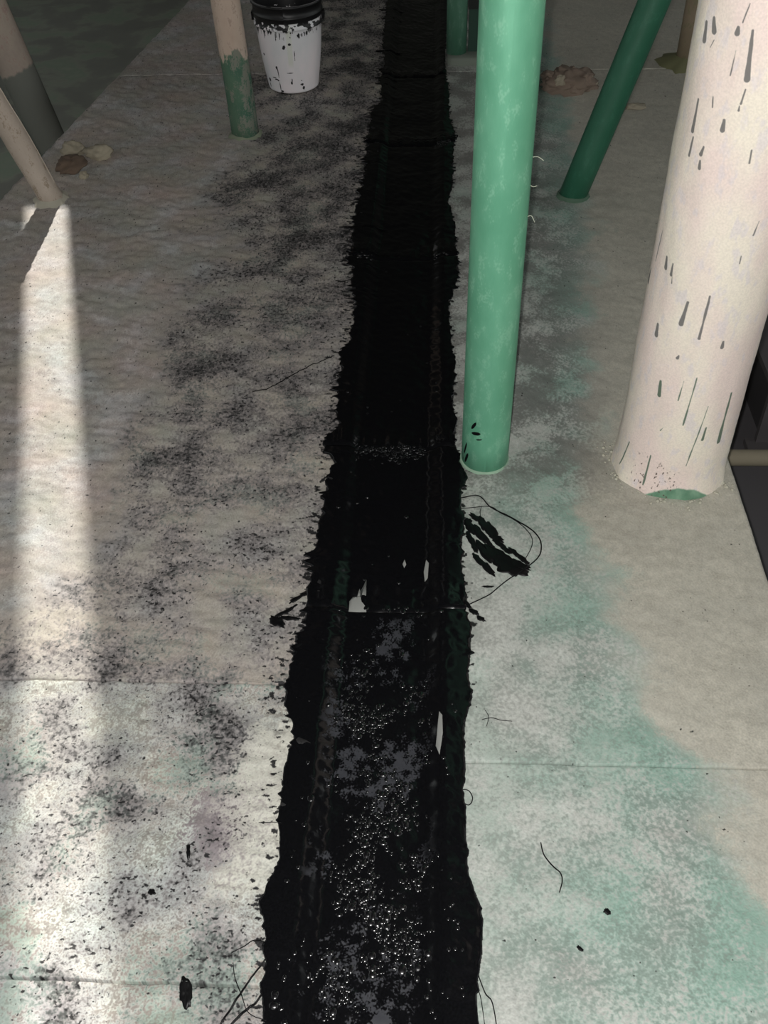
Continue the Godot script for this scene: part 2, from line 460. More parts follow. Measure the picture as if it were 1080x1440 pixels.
func tar_profile(x: float, z: float, l: float, r: float) -> float:
	# the coat lies 3 mm proud on both floors and dips into a shallow trough between them
	var dip := smoothstep(-0.205, -0.165, x) * smoothstep(0.03, -0.015, x)
	var e := minf(x - l, r - x)
	var y := lerpf(0.0032, -0.013, dip)
	y *= 1.0
	var f: FastNoiseLite = nz.fine
	var m: FastNoiseLite = nz.mid
	y += f.get_noise_2d(x + 3.0, z) * 0.0016 + m.get_noise_2d(x + 3.0, z) * 0.0025
	return maxf(y, 0.0028) if dip < 0.02 else y

func lap_rise(x: float, lap: float, z: float) -> float:      # the lip where a sheet ends, uneven in height and width
	var f: FastNoiseLite = nz.fine
	var k := clampf(0.55 + f.get_noise_2d(x * 1.4, lap * 3.0) * 1.3, 0.1, 1.0)
	return (0.0055 if lap < -1.5 else 0.0035) * k * smoothstep(0.0, 0.016, lap - z) * smoothstep(0.10, 0.03, lap - z)

func tar() -> void:
	var tt := bake(512, 2048, tar_rows)
	var m := mat(Color.WHITE, 1.0, 0.35)
	m.albedo_texture = tt[0]
	m.roughness_texture = tt[1]
	M.tar = m
	M.wet = mat(Color(0.05, 0.05, 0.06), 0.2, 1.0)
	M.wet.roughness = 0.24; M.wet.metallic = 0.1
	var root := thing("tar_strip", Vector3(0, 0, 0), "long strip of wet black tar brushed along the middle of the walkway", "tar")
	var cuts := [0.6]
	cuts.append_array(LAPS); cuts.append(-7.25)
	var jag: FastNoiseLite = nz.jag
	var jag2: FastNoiseLite = nz.jag2
	for k in cuts.size() - 1:
		var zn: float = cuts[k]
		var zf: float = cuts[k + 1] - (0.05 if k < cuts.size() - 2 else 0.0)
		var rows := []
		var z := zn
		while z > zf:
			rows.append(z)
			z -= clampf(0.0035 + absf(minf(z, 0.0)) * 0.0012, 0.003, 0.012)
		rows.append(zf)
		var nu := 56
		var lift := 0.0
		put("tar_sheet", grid(nu, rows.size() - 1, func(i: int, j: int):
			var zz: float = rows[j]
			var rag := 0.3 + 0.7 * smoothstep(-0.9, -1.3, zz)      # the near edges were cut in more cleanly
			var sp := absf(jag2.get_noise_1d(zz))
			var sq := absf(jag2.get_noise_1d(zz + 40.0))
			var l := along(EDGE_L, zz) + jag.get_noise_1d(zz) * 0.012 * rag - (sp * sp * sp) * 0.07 * rag
			var r := along(EDGE_R, zz) + jag.get_noise_1d(zz + 60.0) * 0.009 * rag + (sq * sq * sq) * 0.035 * rag
			if absf(zz + 1.725) < 0.07: r = minf(r, 0.066 + absf(zz + 1.725) * 0.25)
			if absf(zz + 4.33) < 0.12: r = minf(r, 0.040)
			var t: float = clampf((i - 1.0) / (nu - 2.0), 0.0, 1.0)
			t = lerpf(t, t * t * (3.0 - 2.0 * t), 0.35)
			var x := lerpf(l, r, t)
			var y := tar_profile(x, zz, l, r)
			if i == 0 or i == nu: y = -0.006
			# the near end of each sheet laps over the one before it as a rolled lip
			if k > 0: y += lap_rise(x, zn, zz) - 0.004 * smoothstep(0.003, 0.0, zn - zz)
			if k < cuts.size() - 2: y -= 0.010 * smoothstep(cuts[k + 1] + 0.001, cuts[k + 1] - 0.01, zz)
			return [Vector3(x, y, zz), Vector2((x + 0.30) / 0.42, vz(zz))]), m, root)
	# blisters and brush drops that catch the flash
	var dome := lathe([Vector2(1, 0), Vector2(0.97, 0.25), Vector2(0.87, 0.5), Vector2(0.7, 0.71), Vector2(0.5, 0.866), Vector2(0.25, 0.968), Vector2(0.001, 1)], 14)
	var spots := []
	rng.seed = 77
	var mid: FastNoiseLite = nz.mid
	var tries := 0
	while spots.size() < 1300 and tries < 60000:
		tries += 1
		var z := rng.randf_range(-1.20, -0.38)
		var x := rng.randf_range(-0.225, 0.055)
		var dens := smoothstep(-0.19, -0.13, x) * smoothstep(0.02, -0.03, x) * smoothstep(-1.2, -1.0, z) + (0.22 if z > -0.75 else 0.03)
		dens *= clampf(0.35 + mid.get_noise_2d(x * 1.6 + 7.0, z * 1.6) * 2.2, 0.0, 1.0)
		if rng.randf() < dens: spots.append([x, z, rng.randf_range(0.0016, 0.0032) if rng.randf() < 0.85 else rng.randf_range(0.0032, 0.0058)])
	for lap in [[-1.768, -0.185, -0.01, 170, 0.05], [-2.668, -0.235, 0.05, 60, 0.03], [-3.489, 0.0, 0.06, 40, 0.05], [-1.263, -0.2, 0.03, 14, 0.03]]:
		for k in lap[3]:
			var x := rng.randf_range(lap[1], lap[2])
			if lap[0] == -2.668 and x > -0.19 and x < 0.0: continue
			spots.append([x, lap[0] + absf(rng.randfn(0.0, 0.5)) * lap[4] - 0.012, rng.randf_range(0.0018, 0.0046)])
	for k in 26: spots.append([rng.randf_range(-0.22, 0.05), rng.randf_range(-2.6, -1.25), rng.randf_range(0.002, 0.0038)])
	var mm := MultiMesh.new()
	mm.transform_format = MultiMesh.TRANSFORM_3D
	mm.mesh = dome
	mm.instance_count = spots.size()
	for i in spots.size():
		var s: Array = spots[i]
		var l := along(EDGE_L, s[1])
		var r := along(EDGE_R, s[1])
		var y := tar_profile(clampf(s[0], l + 0.01, r - 0.01), s[1], l, r)
		for lap in LAPS:
			var d: float = lap - s[1]
			if d > 0.0 and d < 0.1: y += lap_rise(s[0], lap, s[1])
		var b := Basis(Vector3.UP, rng.randf() * TAU).scaled(Vector3(s[2] * rng.randf_range(0.8, 1.5), s[2] * 0.5, s[2] * rng.randf_range(0.8, 1.5)))
		mm.set_instance_transform(i, Transform3D(b, Vector3(s[0], y - 0.0004, s[1])))
	var mi := MultiMeshInstance3D.new()
	mi.name = "tar_blisters"; mi.multimesh = mm; mi.material_override = M.wet
	root.add_child(mi, true)
	tag(mi, "tiny glistening tar blisters", "", "", "stuff")
	# bare spots that the brush missed
	var bare := mat(Color(0.54, 0.545, 0.53), 0.85)
	for poly in [[-0.167, -1.288, -0.160, -1.300, -0.153, -1.292, -0.147, -1.325, -0.142, -1.300, -0.134, -1.352, -0.130, -1.262, -0.166, -1.262], [0.012, -0.945, 0.018, -1.02, 0.024, -1.01, 0.025, -0.97, 0.019, -0.925], [-0.015, -1.375, -0.010, -1.41, -0.004, -1.40, -0.006, -1.355, -0.012, -1.345], [-0.060, -1.395, -0.056, -1.41, -0.052, -1.395, -0.056, -1.385]]:
		put("bare_spot", plate(poly, 0.0016, 0.0, true), bare, root)

# a thin raised patch with the given outline (x, z pairs), domed a little; on tar it follows the coat
func plate(poly: Array, thick: float, base: float, on_tar := false) -> ArrayMesh:
	var pts := PackedVector2Array()
	var c := Vector2.ZERO
	for i in poly.size() / 2:
		pts.append(Vector2(poly[i * 2], poly[i * 2 + 1])); c += pts[i]
	c /= pts.size()
	var st := SurfaceTool.new()
	st.begin(Mesh.PRIMITIVE_TRIANGLES)
	var ht := func(p: Vector2) -> float:
		if on_tar:
			var y := tar_profile(p.x, p.y, along(EDGE_L, p.y), along(EDGE_R, p.y))
			for lap in LAPS:
				var d: float = lap - p.y
				if d > 0.0 and d < 0.1: y += lap_rise(p.x, lap, p.y)
			return y
		return floor_height(p.x, p.y) + base
	var n := pts.size()
	for k in 4:                                   # rings from rim to middle
		var s := [1.0, 0.94, 0.6, 0.25][k] as float
		var up := [-0.001, thick * 0.6, thick, thick * 1.05][k] as float
		for i in n:
			var p := c.lerp(pts[i], s)
			st.set_smooth_group(0); st.set_uv(p)
			st.add_vertex(Vector3(p.x, ht.call(p) + up, p.y))
	st.set_smooth_group(0); st.set_uv(c)
	st.add_vertex(Vector3(c.x, ht.call(c) + thick * 1.05, c.y))
	for k in 3:
		for i in n:
			var a := k * n + i
			var b := k * n + (i + 1) % n
			for q in [a, b, a + n, b, b + n, a + n]: st.add_index(q)
	for i in n:
		for q in [3 * n + i, 3 * n + (i + 1) % n, 4 * n]: st.add_index(q)
	st.generate_normals()
	return st.commit()

func tongue(x: float, z: float, turn: float, a: float, b: float, sd: int) -> Array:   # an uneven drop outline
	var r := RandomNumberGenerator.new()
	r.seed = sd
	var out := []
	for i in 22:
		var t := TAU * i / 22
		var k := 1.0 + r.randf_range(-0.22, 0.22)
		var p := Vector2(cos(t) * a * k, sin(t) * b * k).rotated(turn)
		out.append(x + p.x); out.append(z + p.y)
	return out

func splashes() -> void:
	var root := thing("tar_splash", Vector3.ZERO, "ragged black tar splash on the right floor in front of the green post", "tar")
	var list := [[0.083, -1.50, 1.2, 0.030, 0.010], [0.098, -1.525, 0.9, 0.020, 0.007], [0.105, -1.475, 1.0, 0.034, 0.011], [0.128, -1.49, 1.1, 0.028, 0.012], [0.138, -1.468, 0.7, 0.022, 0.009], [0.112, -1.425, 1.1, 0.040, 0.010], [0.135, -1.415, 0.8, 0.036, 0.017], [0.155, -1.392, 0.6, 0.034, 0.020], [0.168, -1.372, 0.3, 0.034, 0.016], [0.185, -1.385, 0.6, 0.026, 0.012], [0.178, -1.42, 0.9, 0.022, 0.006], [0.195, -1.40, 0.9, 0.020, 0.006], [0.118, -1.375, 1.0, 0.026, 0.008], [0.16, -1.43, 0.9, 0.018, 0.006], [0.092, -1.44, 1.3, 0.022, 0.006], [0.118, -1.324, 0.05, 0.012, 0.003], [0.088, -1.255, 0.7, 0.013, 0.006], [0.101, -1.238, 0.6, 0.011, 0.005], [0.075, -1.275, 1.0, 0.014, 0.005], [0.080, -1.515, 0.2, 0.009, 0.010], [0.115, -1.505, 1.2, 0.026, 0.011], [0.145, -1.45, 0.8, 0.020, 0.006], [0.122, -1.452, 0.9, 0.024, 0.005], [0.148, -1.41, 0.7, 0.032, 0.014], [0.085, -1.46, 1.2, 0.026, 0.007], [0.10, -1.40, 1.1, 0.022, 0.007]]
	var sd := 1
	for t in list:
		sd += 1
		put("tar_patch", plate(tongue(t[0], t[1], t[2], t[3], t[4], sd), 0.0022, 0.0), M.tarflat, root)
	var left := thing("tar_splash", Vector3.ZERO, "black tar smear reaching onto the left floor beside the strip", "tar")
	for t in [[-0.305, -1.222, 0.6, 0.020, 0.011], [-0.292, -1.25, -0.7, 0.026, 0.006], [-0.272, -1.285, -0.7, 0.022, 0.006], [-0.255, -1.30, -0.6, 0.018, 0.008], [-0.282, -1.232, 0.1, 0.022, 0.006]]:
		sd += 1
		put("tar_patch", plate(tongue(t[0], t[1], t[2], t[3], t[4], sd), 0.0022, 0.0), M.tarflat, left)
	var k := 0
	for t in [[-0.357, -0.515, 1.3, 0.022, 0.010, "upright black tar blot on the near left floor beside the slab joint"], [-0.394, -0.735, 1.35, 0.016, 0.0035, "thin black tar drip below the mauve blotch on the left floor"], [-0.440, -0.665, 0.3, 0.007, 0.005, "small round black tar drop on the near left floor"]]:
		sd += 1
		tag(put("tar_drop", plate(tongue(t[0], t[1], t[2], t[3], t[4], sd), 0.0018, 0.0), M.tarflat), t[5], "tar", "tar drops on the left floor")
	for t in [[0.232, -0.598, 0.8, 0.006, 0.0035, "dark scuff drop nearest the tar on the near right floor"], [0.279, -0.655, 0.5, 0.006, 0.005, "dark drop farthest from the camera in the near right scuffs"]]:
		sd += 1
		tag(put("tar_drop", plate(tongue(t[0], t[1], t[2], t[3], t[4], sd), 0.0015, 0.0), M.tarflat), t[5], "tar", "tar drops on the right floor")

func strand(pts: Array, r: float, label: String, humps := 0.004) -> void:
	var line := []
	for i in pts.size() / 2: line.append(Vector3(pts[i * 2], 0, pts[i * 2 + 1]))
	line = smooth_through(line, 8)
	var n := line.size()
	for i in n:
		var t := float(i) / (n - 1)
		line[i].y = floor_height(line[i].x, line[i].z) + r * 0.8 + humps * sin(t * PI) * (0.6 + 0.4 * sin(t * 17.0))
	tag(put("loose_strand", bar(line, func(t, _a): return r * (1.0 - 0.45 * absf(t - 0.4)), 7), M.tarflat), label, "strand", "tarred fibres")

func strands() -> void:
	strand([0.060, -1.585, 0.091, -1.594, 0.110, -1.590, 0.132, -1.558, 0.171, -1.531, 0.207, -1.496, 0.231, -1.462, 0.235, -1.432, 0.224, -1.403, 0.192, -1.368, 0.153, -1.334, 0.123, -1.304, 0.079, -1.275], 0.0016, "long black fibre looping widest round the tar splash on the right", 0.006)
	strand([0.065, -1.555, 0.129, -1.560, 0.155, -1.540, 0.190, -1.511, 0.214, -1.475, 0.216, -1.441, 0.198, -1.399], 0.0011, "black fibre arching inside the wider loop beside the tar splash")
	strand([0.112, -1.562, 0.108, -1.54, 0.112, -1.515], 0.0009, "short upright black fibre at the top of the tar splash", 0.002)
	strand([0.185, -0.766, 0.189, -0.745, 0.202, -0.727, 0.213, -0.715, 0.214, -0.701, 0.208, -0.683], 0.0012, "bent black fibre lying alone on the near right floor", 0.001)
	strand([0.096, -1.001, 0.112, -1.005, 0.131, -1.002, 0.151, -1.000], 0.0008, "short straight black fibre with a fork on the right floor", 0.001)
	strand([0.102, -1.022, 0.108, -1.007, 0.104, -0.988], 0.0007, "tiny curved fibre crossing the short straight one", 0.002)
	strand([-0.462, -1.976, -0.428, -1.991, -0.386, -2.035, -0.335, -2.082, -0.264, -2.140], 0.0014, "long thin fibre slanting from the tar across the left floor", 0.001)
	strand([-0.305, -0.458, -0.281, -0.503, -0.265, -0.534, -0.238, -0.575], 0.0017, "thick straight black fibre slanting at the bottom left of the tar", 0.001)
	strand([-0.290, -0.462, -0.264, -0.492, -0.250, -0.504, -0.238, -0.526], 0.0020, "thickest black fibre at the very bottom left of the tar", 0.001)
	strand([-0.292, -0.559, -0.286, -0.538, -0.272, -0.513, -0.258, -0.489, -0.230, -0.479], 0.0008, "fine curved fibre crossing the two thick ones at bottom left", 0.003)
	strand([-0.298, -0.574, -0.277, -0.585, -0.264, -0.594, -0.248, -0.591], 0.0009, "short hooked fibre above the thick ones at bottom left", 0.001)
	strand([0.055, -0.860, 0.070, -0.857, 0.075, -0.840, 0.067, -0.829, 0.056, -0.838], 0.0010, "small looped fibre curling out of the right tar edge", 0.004)
	strand([0.075, -0.560, 0.086, -0.530, 0.096, -0.516, 0.101, -0.487, 0.103, -0.46], 0.0010, "thin fibre hanging off the right tar edge at the bottom", 0.002)
	strand([0.072, -0.545, 0.080, -0.52, 0.086, -0.47], 0.0007, "finest fibre beside the one at the bottom right tar edge", 0.002)
	strand([-0.285, -0.790, -0.262, -0.789, -0.245, -0.788], 0.0006, "hair-thin straight fibre on the cream patch left of the tar", 0.0005)

# paint drips on the plastered column: angle of top, height of top, angle of foot, height of foot (degrees, metres)
const DRIPS := [-35.8, 1.017, -38.1, 0.99, -29.3, 0.981, -25.7, 0.91, -71.4, 0.973, -69.8, 0.947, -63.9, 0.983, -61.5, 0.966, -59.6, 0.953, -61.8, 0.941, -38.8, 0.948, -39.0, 0.91, -40.9, 0.981, -41.0, 0.973, -63.0, 0.858, -62.5, 0.806, -49.1, 0.871, -47.8, 0.855, -25.0, 0.894, -26.2, 0.871, -26.8, 0.867, -26.7, 0.86, -36.0, 0.84, -35.9, 0.824, -60.2, 0.796, -61.7, 0.763, -10.4, 0.799, -9.7, 0.777, -48.1, 0.788, -49.3, 0.775, -48.7, 0.763, -48.0, 0.751, -80.3, 0.605, -82.7, 0.535, -65.0, 0.563, -64.1, 0.542, -55.1, 0.559, -55.0, 0.537, 9.6, 0.672, 8.0, 0.645, -32.7, 0.496, -34.8, 0.447, -15.4, 0.52, -15.8, 0.426, -59.0, 0.422, -58.1, 0.398, -53.5, 0.538, -52.4, 0.521, -20.4, 0.322, -21.5, 0.273, -9.5, 0.335, -11.8, 0.213, -42.5, 0.303, -40.9, 0.269, 7.4, 0.265, 1.2, 0.101, 10.9, 0.208, 10.5, 0.175, 30.6, 0.285, 30.7, 0.157, -29.4, 0.196, -32.0, 0.184, -65.1, 0.109, -72.5, 0.033, -36.3, 0.109, -37.3, 0.024, 6.3, 0.42, 6.4, 0.407, -30.4, 0.376, -31.2, 0.37, 2.5, 0.604, 2.8, 0.589]

func column() -> void:
	var length := TOP
	var drips := []
	for i in DRIPS.size() / 4: drips.append([deg_to_rad(DRIPS[i * 4]), DRIPS[i * 4 + 1], deg_to_rad(DRIPS[i * 4 + 2]), DRIPS[i * 4 + 3]])
	var r := RandomNumberGenerator.new()
	r.seed = 3
	for i in 60:                                   # more of the same round the back and above
		var a := r.randf_range(0.7, TAU - 1.6)
		var y := r.randf_range(0.1, 2.0)
		drips.append([a, y, a + r.randf_range(-0.05, 0.05), y - r.randf_range(0.01, 0.08)])
	var t := bake(1024, 2048, func(y0: int, y1: int, w: int, h: int) -> Array:
		var rgb := PackedByteArray(); rgb.resize((y1 - y0) * w * 3)
		var hgt := PackedByteArray(); hgt.resize((y1 - y0) * w)
		var mid: FastNoiseLite = nz.mid
		var fine: FastNoiseLite = nz.fine
		var dust: FastNoiseLite = nz.dust
		var at := 0
		for y in range(y0, y1):
			# two thirds of the rows cover the lower 1.2 m
			var v := (y + 0.5) / h
			var py := v / 0.75 * 1.2 if v < 0.75 else 1.2 + (v - 0.75) * 4.0 * (length - 1.2)
			var close := []
			for d in drips:
				if py < d[1] + 0.012 and py > d[3] - 0.012: close.append(d)
			for x in w:
				var a := TAU * (x + 0.5) / w
				var px := cos(a) * 0.125
				var pz := sin(a) * 0.125
				var n2 := mid.get_noise_3d(px, py * 0.5, pz)
				var n3 := fine.get_noise_3d(px, py * 0.5, pz)
				var n4 := dust.get_noise_3d(px, py, pz)
				var c := Color(0.90, 0.83, 0.80).lerp(Color(0.91, 0.875, 0.815), clampf(0.5 + n2 * 1.6, 0, 1))
				c = c.lerp(Color(0.83, 0.80, 0.82), smoothstep(0.1, 0.5, n3 + n2 * 0.3) * 0.5)
				c = c * (1.0 + n4 * 0.05)
				var e := 0.5 + n3 * 0.35 + n4 * 0.2
				for d in close:
					var s: float = clampf((d[1] - py) / maxf(d[1] - d[3], 0.001), 0.0, 1.0)
					var ca: float = lerpf(d[0], d[2], s)
					var da := wrapf(a - ca, -PI, PI) * 0.125
					var over: float = maxf(maxf(py - d[1], d[3] - py), 0.0)
					var half: float = (0.0022 + 0.0016 * sin(d[1] * 91.0)) * (0.7 + 0.6 * s) + n3 * 0.0018
					var k := smoothstep(half + 0.0008, half - 0.0006, Vector2(da, over).length())
					if k > 0.0:
						c = c.lerp(Color(0.36, 0.42, 0.36) if py < 0.36 and d[1] < 0.34 else Color(0.44, 0.43, 0.42), k * 0.95)
						e += k * 0.2
				# green paint left at the foot, brown splashes beside it
				var af := wrapf(a, -PI, PI)
				var crest := 0.034 - 0.10 * (af + 0.05) * (af + 0.05) + 0.012 * af + n3 * 0.004
				if af > -0.75 and af < 0.62 and py < crest + 0.006: c = c.lerp(Color(0.36, 0.52, 0.42).lerp(Color(0.5, 0.64, 0.54), clampf(0.5 + n3, 0, 1)), smoothstep(crest + 0.004, crest - 0.002, py))
				var sp := smoothstep(0.35, 0.5, fine.get_noise_3d(px * 3.0 + 5.0, py * 2.0, pz * 3.0)) * smoothstep(0.11, 0.05, py + n2 * 0.05) * smoothstep(0.55, 0.3, absf(af + 0.5))
				c = c.lerp(Color(0.36, 0.31, 0.28), sp)
				rgb[at * 3] = int(clampf(c.r, 0, 1) * 255); rgb[at * 3 + 1] = int(clampf(c.g, 0, 1) * 255); rgb[at * 3 + 2] = int(clampf(c.b, 0, 1) * 255)
				hgt[at] = int(clampf(e, 0, 1) * 255)
				at += 1
		return [rgb, hgt])
	var m := textured(t, 0.8, 0.06)
	var mid2: FastNoiseLite = nz.mid
	var rows := 150
	var mesh := grid(96, rows, func(i: int, j: int):
		var a: float = TAU * i / 96.0
		var v: float = float(j) / rows
		var y := v / 0.75 * 1.2 if v < 0.75 else 1.2 + (v - 0.75) * 4.0 * (length - 1.2)
		var rr := 0.1215 + mid2.get_noise_3d(cos(a) * 0.12, y * 0.35, sin(a) * 0.12) * 0.006
		rr += 0.010 * smoothstep(0.07, -0.01, y) * (0.6 + 0.6 * mid2.get_noise_1d(a * 0.3))
		return [Vector3(sin(a) * rr, y - 0.004 * (1.0 - v), cos(a) * rr), Vector2(float(i) / 96.0, v)])
	var root := thing("round_column", Vector3(0.548, 0, -1.715), "thick round pinkish-white plastered column spattered with green-grey paint drips", "column")
	put("shaft", mesh, m, root)
	# crumbs of mortar round the foot
	var st := SurfaceTool.new()
	st.begin(Mesh.PRIMITIVE_TRIANGLES)
	rng.seed = 21
	for i in 70:
		var a := rng.randf_range(-2.2, 1.1)
		var d := 0.128 + absf(rng.randfn(0.0, 0.014))
		var s := SphereMesh.new()
		s.radius = 1.0; s.height = 2.0; s.radial_segments = 6; s.rings = 3
		var q := rng.randf_range(0.0014, 0.0045)
		st.append_from(s, 0, Transform3D(Basis.from_euler(Vector3(rng.randf(), rng.randf(), rng.randf()) * 3.0).scaled(Vector3(q, q * 0.7, q * 1.1)), Vector3(sin(a) * d, q * 0.35, cos(a) * d)))
	tag(put("mortar_crumbs", st.commit(), mat(Color(0.70, 0.69, 0.63), 0.9), root), "pale mortar crumbs", "", "", "stuff")

func posts() -> void:
	# the bright green post right of the strip
	var g := bar_texture(512, 1024, 0.35, TOP, Color(0.37, 0.65, 0.52), Color(0.45, 0.72, 0.59), Color(0.54, 0.77, 0.65), 0.0)
	var gm := textured(g, 0.56, 0.06, 1.0)
	gm.metallic = 0.35
	var post := thing("green_post", Vector3(0.124, 0, -1.725), "bright green painted round steel post standing beside the tar strip", "post")
	put("pipe", bar(rise(Vector3(0, -0.006, 0), Vector3(0, TOP, 0), 40), func(_t, _a): return 0.0545, 48), gm, post)
	var fn: FastNoiseLite = nz.fine
	put("weld_collar", lathe_uneven([Vector2(0.0545, 0.006), Vector2(0.056, 0.004), Vector2(0.058, -0.004)], 0.004), mat(Color(0.55, 0.66, 0.57), 0.85), post)
	# tar that got on its foot
	for t in [[-0.50, 0.115, 0.010, 0.006], [-0.62, 0.135, 0.004, 0.012], [-0.35, 0.10, 0.005, 0.003], [-0.95, 0.03, 0.004, 0.018], [-1.05, 0.055, 0.003, 0.022]]:
		var mesh := grid(8, 6, func(i: int, j: int):
			var u: float = i / 4.0 - 1.0
			var v: float = j / 3.0 - 1.0
			var sq := sqrt(maxf(0.0, 1.0 - v * v))
			var a: float = t[0] + u * sq * t[2] / 0.0545 + v * 0.1
			var rr: float = 0.0546 + 0.0012 * (1.0 - u * u) * sq
			return [Vector3(sin(a) * rr, t[1] + v * t[3], cos(a) * rr), Vector2(u, v)])
		put("tar_smear", mesh, M.tarflat, post)
	# a few pale bristles stuck to the paint
	for t in [[1.35, 0.735, 0.02, 0.002], [1.4, 0.68, 0.012, -0.001], [1.3, 0.62, 0.014, 0.004]]:
		var o := Vector3(sin(t[0]), 0, cos(t[0])) * 0.054 + Vector3(0, t[1], 0)
		put("bristle", bar(smooth_through([o, o + Vector3(t[2] * 0.5, t[3], 0.004), o + Vector3(t[2], -t[3] * 2.0, 0.006)], 4), func(_t, _a): return 0.0006, 6), M.pale, post)
	# leaning dark green brace
	var dg := bar_texture(256, 1024, 0.28, 3.3, Color(0.14, 0.36, 0.27), Color(0.17, 0.39, 0.30), Color(0.21, 0.42, 0.33), 2.0)
	var brace := thing("leaning_brace", Vector3(0.458, 0, -3.06), "dark green pipe brace leaning right behind the bright green post", "brace")
	put("pipe", bar(rise(Vector3(-0.003, -0.012, 0), Vector3(0.915, TOP, 0), 24), func(_t, _a): return 0.0455, 36), textured(dg, 0.55, 0.03), brace)
	put("foot_ring", lathe_uneven([Vector2(0.045, 0.012), Vector2(0.05, 0.006), Vector2(0.058, -0.004)], 0.006), mat(Color(0.30, 0.40, 0.33), 0.85), brace)
	# white pole with green lower end, upper left
	var wp := bar_texture(384, 1024, 0.31, TOP, Color(0.70, 0.62, 0.56), Color(0.76, 0.69, 0.63), Color(0.60, 0.52, 0.47), 4.0, func(a: float, y: float, n2: float, n3: float, n4: float, c: Color) -> Array:
		var top := 0.30 + n3 * 0.05 + sin(a * 2.0 + 1.0) * 0.012
		var k := smoothstep(top + 0.006, top - 0.006, y)
		var gcol := Color(0.20, 0.36, 0.29).lerp(Color(0.32, 0.43, 0.35), clampf(0.5 + n2 * 1.4, 0, 1))
		var wear := smoothstep(-0.05, 0.4, n3 + n4 * 0.6 + 0.3 * sin(a + 0.2))
		gcol = gcol.lerp(Color(0.52, 0.50, 0.46), wear * 0.8)
		return [c.lerp(gcol, k), 0.0])
	var left := thing("painted_pole", Vector3(-0.712, 0, -3.575), "pinkish-white pole with a green painted foot left of the strip", "pole")
	put("pipe", bar(rise(Vector3(0, -0.008, 0), Vector3(-0.09, TOP, 0), 40), func(t, a): return 0.0505 + 0.003 * sin(a * 3.0 + t * 20.0) * smoothstep(0.1, 0.02, t), 40), textured(wp, 0.75, 0.05), left)
	put("foot_mortar", lathe_uneven([Vector2(0.05, 0.010), Vector2(0.057, 0.004), Vector2(0.068, -0.004)], 0.008), mat(Color(0.50, 0.53, 0.45), 0.9), left)
	# leaning whitish brace at the left edge
	var lb := bar_texture(256, 1024, 0.25, 3.3, Color(0.66, 0.61, 0.56), Color(0.73, 0.68, 0.63), Color(0.50, 0.44, 0.37), 6.0)
	var b2 := thing("leaning_brace", Vector3(-1.305, 0, -3.055), "pinkish-white pipe brace leaning left at the walkway's left edge", "brace")
	put("pipe", bar(rise(Vector3(0.003, -0.012, 0), Vector3(-0.93, TOP, 0), 60), func(t, a): return 0.040 + 0.002 * sin(a * 2.0 + t * 60.0) + 0.006 * smoothstep(0.02, 0.0, t), 36), textured(lb, 0.75, 0.06), b2)
	put("foot_mortar", lathe_uneven([Vector2(0.04, 0.016), Vector2(0.05, 0.008), Vector2(0.066, -0.004)], 0.010), mat(Color(0.70, 0.68, 0.62), 0.9), b2)
	# pole beyond the left edge: pale above, dark below
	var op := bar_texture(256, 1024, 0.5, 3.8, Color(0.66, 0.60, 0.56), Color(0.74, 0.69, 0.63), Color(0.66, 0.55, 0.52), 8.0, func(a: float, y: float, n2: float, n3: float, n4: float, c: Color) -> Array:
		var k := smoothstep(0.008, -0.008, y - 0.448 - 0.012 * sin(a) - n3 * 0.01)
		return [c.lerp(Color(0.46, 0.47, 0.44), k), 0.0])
	var outer := thing("outer_pole", Vector3(-1.835, GROUND, -4.5), "pale pole with a dark foot beyond the walkway's left edge", "pole")
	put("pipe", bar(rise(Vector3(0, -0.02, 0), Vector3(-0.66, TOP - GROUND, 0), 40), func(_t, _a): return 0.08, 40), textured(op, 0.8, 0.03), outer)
	# far green post with its flat bar on a concrete foot
	var fg := bar_texture(256, 512, 0.29, TOP, Color(0.24, 0.42, 0.33), Color(0.32, 0.48, 0.40), Color(0.40, 0.54, 0.46), 11.0)
	var fp := thing("far_post", Vector3(0.086, 0, -4.33), "dull green far post with a dark flat bar behind the bright green post", "post")
	put("pipe", bar(rise(Vector3(0, 0.03, 0), Vector3(0, TOP, 0), 16), func(_t, _a): return 0.043, 32), textured(fg, 0.7, 0.03), fp)
	put("flat_bar", boxes([[Vector3(0.050, 0.02, -0.03), Vector3(0.115, TOP, 0.0)]]), mat(Color(0.13, 0.25, 0.20), 0.7), fp)
	put("clamp", boxes([[Vector3(0.046, 0.20, -0.036), Vector3(0.12, 0.245, 0.008)]]), mat(Color(0.05, 0.07, 0.06), 0.7), fp)
	put("concrete_foot", lathe_box(0.085, 0.075, 0.035), mat(Color(0.46, 0.49, 0.45), 0.9), fp).position = Vector3(0.048, -0.004, 0.0)
	# tan post far right
	var tp := bar_texture(256, 512, 0.28, TOP, Color(0.50, 0.45, 0.37), Color(0.56, 0.50, 0.42), Color(0.46, 0.45, 0.34), 13.0)
	var tan_post := thing("tan_post", Vector3(1.045, 0, -4.26), "tan post far behind the plastered column with a yellowish mortar foot", "post")
	put("pipe", bar(rise(Vector3(0, -0.004, 0), Vector3(0, TOP, 0), 16), func(_t, _a): return 0.043, 32), textured(tp, 0.8, 0.03), tan_post)
	put("foot_mortar", lathe_uneven([Vector2(0.043, 0.03), Vector2(0.065, 0.022), Vector2(0.10, 0.010), Vector2(0.13, -0.004)], 0.02), mat(Color(0.47, 0.47, 0.34), 0.9), tan_post)

